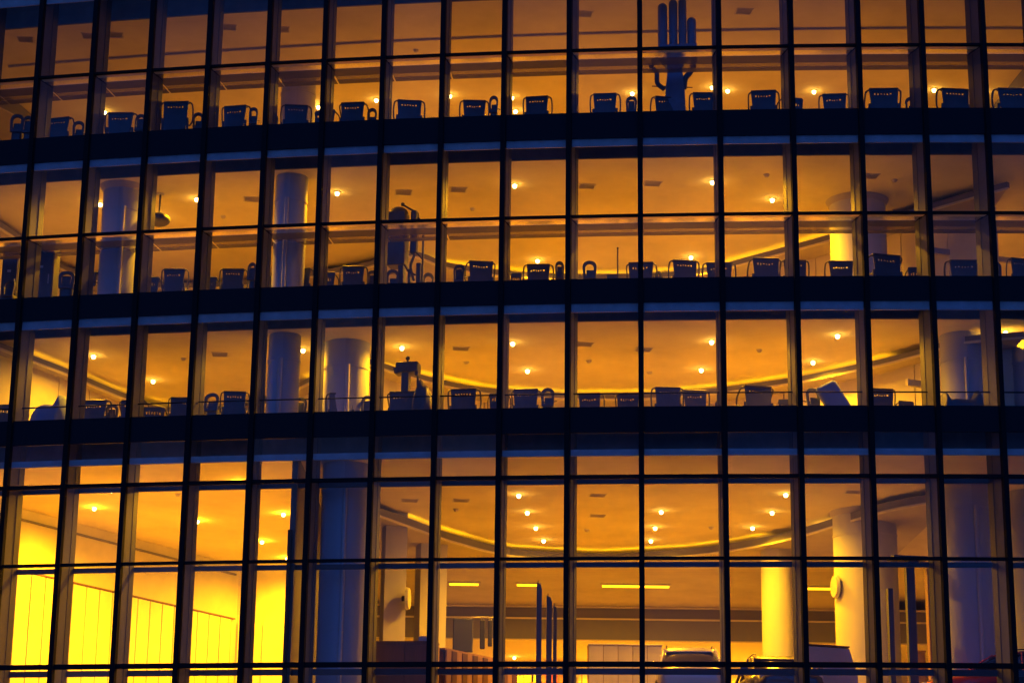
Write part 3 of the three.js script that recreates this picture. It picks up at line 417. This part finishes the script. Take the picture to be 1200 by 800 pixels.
function car(label, pos, yaw, paint, H) { // nose towards -x of the car's own axes
  const t = thing('parked_car', label, 'car', pos, yaw), k = H / 1.66, paintM = phys(...paint, { roughness: 0.35, metalness: 0.25, clearcoat: 1, clearcoatRoughness: 0.06 }), gl = phys(0.02, 0.022, 0.028, { roughness: 0.08 });
  const sc = l => l.map(([x, w, b, tp]) => [x, w, b * k, tp * k]);
  const b = obj('body', loft(sc([[-2.25, 0.62, 0.42, 0.72], [-2.16, 0.8, 0.26, 0.86], [-1.7, 0.89, 0.22, 0.98], [-0.9, 0.92, 0.22, 1.06], [0.6, 0.93, 0.22, 1.1], [1.7, 0.92, 0.24, 1.1], [2.15, 0.84, 0.3, 1.04], [2.26, 0.7, 0.44, 0.92]])), paintM, t);
  obj('windows', loft(sc([[-1.05, 0.8, 0.95, 1.02], [-0.75, 0.77, 0.95, 1.24], [-0.2, 0.7, 0.95, 1.55], [0.5, 0.69, 0.95, 1.6], [1.4, 0.68, 0.95, 1.55], [1.85, 0.7, 0.95, 1.3], [2.05, 0.72, 0.95, 1.04]]), 18, 3.6), gl, t);
  const rf = obj('roof', loft(sc([[-0.4, 0.64, 1.43, 1.47], [-0.2, 0.69, 1.44, 1.58], [0.5, 0.69, 1.52, 1.65], [1.3, 0.67, 1.5, 1.62], [1.62, 0.6, 1.48, 1.53]]), 18, 2.6), paintM, t);
  for (const s of [-1, 1]) {
    obj('roof_rail', tube([[-0.2, 1.6 * k, s * 0.6], [0.1, 1.66 * k, s * 0.61], [1.1, 1.66 * k, s * 0.6], [1.4, 1.58 * k, s * 0.59]], 0.018, 14, 6), M.equipDark, rf);
    obj('pillar', bar([-0.98, 1.04 * k, s * 0.8], [-0.25, 1.53 * k, s * 0.68], 0.03), paintM, b); obj('pillar', bar([0.55, 1.05 * k, s * 0.86], [0.5, 1.56 * k, s * 0.69], 0.03), paintM, b); obj('pillar', bar([2.0, 1.04 * k, s * 0.78], [1.55, 1.5 * k, s * 0.66], 0.045), paintM, b);
    obj('mirror', rbox(0.12, 0.14, 0.2, 0.04, -0.72, 1.1 * k, s * 1.0), paintM, t); obj('headlight', new THREE.SphereGeometry(0.14, 14, 8).scale(0.8, 0.6, 1.5).translate(-2.06, 0.74 * k, s * 0.62), M.pelmetLight, t); obj('tail_light', rbox(0.1, 0.16, 0.3, 0.03, 2.16, 0.85 * k, s * 0.64), std(0.3, 0.01, 0.01, 0.3), t);
    for (const x of [-1.4, 1.38]) { const w = obj('wheel', new THREE.TorusGeometry(0.25, 0.1, 10, 24).translate(x, 0.345, s * 0.84), M.rubber, t); obj('rim', new THREE.CylinderGeometry(0.2, 0.2, 0.12, 16).rotateX(Math.PI / 2).translate(x, 0.345, s * 0.85), M.pelmetLight, w); }
  }
  obj('grille', rbox(0.08, 0.2, 0.9, 0.03, -2.2, 0.58 * k, 0), M.equipDark, t);
  return t;
}
const GF = FL.G + 0.02;
car('pale estate car with roof rails parked nose to the glass', [4.85, GF, -57.0], Math.PI / 2 - 0.06, [0.62, 0.58, 0.5], 1.74);
car('dark saloon car parked in front of the far yellow column', [7.15, GF, -56.7], Math.PI / 2 + 0.05, [0.06, 0.045, 0.05], 1.5);
car('red car standing side on before the thick blue column', [13.1, GF, -55.9], -0.42, [0.5, 0.03, 0.025], 1.5);
{
  const t = thing('reception_cabinet', 'dark brown wooden reception cabinet with two doors beside the grey pillar', 'cabinet', [-2.75, GF, -57.6], -0.1);
  obj('carcass', box(1.66, 1.76, 0.5, 0, 0.88, -0.03), M.woodDark, t); for (const s of [-1, 1]) obj('door', rbox(0.79, 1.62, 0.03, 0.008, s * 0.41, 0.88, 0.237), M.woodDark, t); obj('top', rbox(1.72, 0.05, 0.56, 0.01, 0, 1.786, -0.03), M.woodDark, t); obj('painted_lit_side', box(0.03, 1.74, 0.52, 0.847, 0.88, -0.03), M.woodLight, t);  // pale wood on one side paints the orange light falling there
  const p = thing('desk_printer', 'small pale printer on top of the brown reception cabinet', 'printer', [-2.25, GF + 1.815, -57.6], -0.1); obj('body', rbox(0.34, 0.14, 0.32, 0.03, 0, 0.07, 0), M.pelmetLight, p); obj('tray', rbox(0.28, 0.02, 0.2, 0.008, 0, 0.15, -0.05, 0, 0.25), M.equipDark, p);
  const q = thing('slatted_counter', 'long reception counter clad in upright orange and brown wooden boards', 'counter', [-1.7, GF, -58.2], 0);
  const dir = [1.95, -3.2], n = 14, L = Math.hypot(...dir), yaw = -Math.atan2(dir[1], dir[0]);
  obj('core', box(L, 1.66, 0.4, dir[0] / 2 - 0.25, 0.83, dir[1] / 2 - 0.12, yaw), M.woodDark, q); obj('counter_top', box(L, 0.05, 0.52, dir[0] / 2 - 0.25, 1.72, dir[1] / 2 - 0.12, yaw), M.woodLight, q);
  for (let k = 0; k < n; k++) { const u = (k + 0.5) / n; obj('board', rbox(L / n - 0.02, 1.68, 0.05 + 0.03 * (k % 2), 0.006, dir[0] * u, 0.845, dir[1] * u, yaw), k % 2 ? M.woodDark : M.woodLight, q); }
}
for (const [x, z, h, w, lb] of [[0.83, -57.9, 3.5, 0.13, 'tallest of three narrow navy upright banner boards'], [1.12, -58.6, 3.25, 0.14, 'middle of three narrow navy upright banner boards'], [1.3, -59.4, 3.1, 0.09, 'shortest and thinnest of three navy upright banner boards']]) {
  const t = thing('banner_board', lb, 'banner', [x, GF, z], 0); const s = new THREE.Shape([[-w / 2, 0], [w / 2, 0], [w / 2, h - 0.2], [w / 4, h - 0.06], [-w / 2, h]].map(p => new THREE.Vector2(...p)));
  obj('board', new THREE.ExtrudeGeometry(s, { depth: 0.3, bevelEnabled: true, bevelSize: 0.006, bevelThickness: 0.006, bevelSegments: 1 }).translate(0, 0, -0.15), M.equip, t); obj('foot', rbox(0.4, 0.04, 0.5, 0.015, 0, 0.02, 0), M.equipDark, t); obj('finial', bar([-w / 4, h - 0.05, 0], [-w / 4, h + 0.08, 0], 0.012), M.equipDark, t);
}
{
  const t = thing('low_cabinet', 'tan low cabinet with flat doors beside the pale car', 'cabinet', [3.42, GF, -62.6], 0.05), W = 2.15;
  obj('carcass', box(W, 2.4, 0.5, 0, 1.2, -0.04), M.woodDark, t); for (let k = 0; k < 5; k++) obj('door', rbox(W / 5 - 0.015, 2.36, 0.03, 0.006, -W / 2 + W / 5 * (k + 0.5), 1.21, 0.23), M.soffit, t); obj('top', rbox(W + 0.04, 0.04, 0.58, 0.01, 0, 2.42, -0.02), M.soffit, t);
  const s = thing('display_screen', 'large dark screen on a stand behind the slatted counter', 'screen', [-1.35, GF, -63.2], 0.05); obj('panel', rbox(0.56, 0.95, 0.06, 0.015, 0, 2.75, 0), M.equipDark, s); obj('bezel', rbox(0.6, 1.0, 0.03, 0.01, 0, 2.75, -0.04), M.equip, s); obj('post', bar([0, 0.02, -0.05], [0, 2.3, -0.05], 0.04), M.equipDark, s); obj('foot', rbox(0.5, 0.04, 0.4, 0.012, 0, 0.02, 0), M.equipDark, s);
  for (const [x, lb] of [[-0.78, 'longer of two black garments hanging on the rail'], [-0.55, 'shorter of two black garments hanging on the rail']]) { const g = thing('hanging_garment', lb, 'garment', [x, GF + 2.45, -64], 0); obj('cloth', rbox(x < -0.7 ? 0.15 : 0.13, x < -0.7 ? 0.85 : 0.76, 0.26, 0.03, 0, x < -0.7 ? 0.425 : 0.46, 0), M.rubber, g); obj('hanger', tube([[-0.06, 0.83, 0], [0, 0.93, 0], [0.06, 0.83, 0]], 0.008, 8, 5), M.pelmetLight, g); }
  const r = thing('garment_rail', 'pale clothes rail holding two black garments', 'clothes rail', [-0.7, GF, -64], 0); obj('top_bar', bar([-0.42, 3.4, 0], [0.36, 3.4, 0], 0.016), M.pelmetLight, r); for (const x of [-0.42, 0.36]) { obj('upright', bar([x, 0, 0], [x, 3.4, 0], 0.016), M.pelmetLight, r); obj('foot', rbox(0.05, 0.03, 0.5, 0.01, x, 0.015, 0), M.equipDark, r); }
  const w = thing('sloped_desk', 'tan desk with a sloping end beside the big yellow column', 'desk', [8.75, GF, -58.2], 0.15); const sh = new THREE.Shape([[-0.62, 0], [0.72, 0], [0.72, 1.1], [0.5, 1.82], [-0.62, 1.86]].map(p => new THREE.Vector2(...p))); obj('front', new THREE.ExtrudeGeometry(sh, { depth: 0.5, bevelEnabled: true, bevelSize: 0.012, bevelThickness: 0.012, bevelSegments: 1 }).translate(0, 0, -0.25), M.soffit, w); obj('top', rbox(1.16, 0.04, 0.56, 0.01, -0.06, 1.9, 0, 0, 0, -0.035), M.woodDark, w); obj('plinth', box(1.3, 0.1, 0.46, 0.05, 0.05, 0.02), M.equipDark, w);
  const f = thing('door_frame', 'dark free standing door frame with wide top rail', 'door frame', [11.1, GF, -57.9], 0.2); for (const [x, ww] of [[-0.72, 0.14], [-0.12, 0.24]]) obj('jamb', box(ww, x < -0.5 ? 3.45 : 4.25, 0.16, x, x < -0.5 ? 1.725 : 2.125, 0), M.equip, f); obj('painted_lit_jamb', box(0.13, 4.2, 0.2, 0.42, 2.1, 0), M.woodLight, f); obj('top_rail', box(1.0, 0.1, 0.5, -0.15, 4.3, 0), M.equipDark, f); obj('top_lamp_box', box(0.3, 0.14, 0.24, -0.12, 4.21, 0.2), M.equipDark, f);  // one jamb in paler wood, its light painted into the colour
  const o = thing('shelf_box', 'orange box standing within the dark door frame', 'box', [11.35, GF, -59.3], 0.1); obj('body', rbox(0.42, 1.9, 0.4, 0.02, 0, 0.95, 0), M.woodLight, o); obj('lid', rbox(0.45, 0.05, 0.43, 0.012, 0, 1.925, 0), M.woodLight, o);
  for (const [x, y, z, yaw, lb] of [[-2.98, 10.85, -62.6, 1.45, 'round disc fixed to the lit side of the square pillar'], [9.5, 11.2, -61.55, -1.4, 'round disc fixed to the side of the big yellow column']]) { const d = thing('wall_disc', lb, 'wall disc', [x, y, z], yaw); obj('disc', new THREE.CylinderGeometry(0.31, 0.34, 0.09, 32).rotateX(Math.PI / 2), M.pelmetLight, d); obj('mount', new THREE.CylinderGeometry(0.08, 0.08, 0.16, 12).rotateX(Math.PI / 2).translate(0, 0, -0.1), M.equipDark, d); }
}
{ const t = thing('bench_cabinet', 'low black cabinet against the glass before the red car', 'cabinet', [13.9, GF, -53.98], 0.0); obj('carcass', rbox(2.9, 0.82, 0.3, 0.02, 0, 0.41, 0), M.cap, t); for (let k = 0; k < 4; k++) obj('door', rbox(0.69, 0.7, 0.02, 0.006, -1.06 + k * 0.71, 0.41, 0.162), M.cap, t); }
// goods on the far wall: rows of small boxes on shelves
for (const [x0, n, lb] of [[-0.2, 9, 'small carton on the shelf near the banner boards'], [11.6, 7, 'small carton on the shelf seen through the door frame']]) {
  const s = thing('wall_shelf', n === 9 ? 'long shelf of cartons on the bright wall near the banner boards' : 'shelf of cartons on the bright wall past the door frame', 'shelf', [x0 + n * 0.17, GF, -85.3], 0);
  for (const y of [2.4, 3.1, 3.75]) obj('board', box(n * 0.36, 0.05, 0.5, 0, y, 0), M.woodDark, s); for (const q of [-1, 1]) obj('side', box(0.05, 4.2, 0.5, q * n * 0.18, 2.1, 0), M.woodDark, s);
  for (const y of [2.425, 3.125, 3.775]) for (let k = 0; k < n; k++) { const h = rnd(0.2, 0.5), c = thing('carton', lb + (y < 2.5 ? ', lowest board' : y < 3.2 ? ', middle board' : ', top board'), 'carton', [x0 + k * 0.34, GF + y, -85.3], rnd(-0.2, 0.2), lb.replace('carton', 'cartons') + y); obj('box', box(0.26, h, 0.3, 0, h / 2, 0), std(rnd(0.1, 0.7), rnd(0.1, 0.5), rnd(0.05, 0.3)), c); obj('lid', box(0.27, 0.03, 0.31, 0, h + 0.015, 0), M.trim, c); }
}
renderer.render(scene, camera);
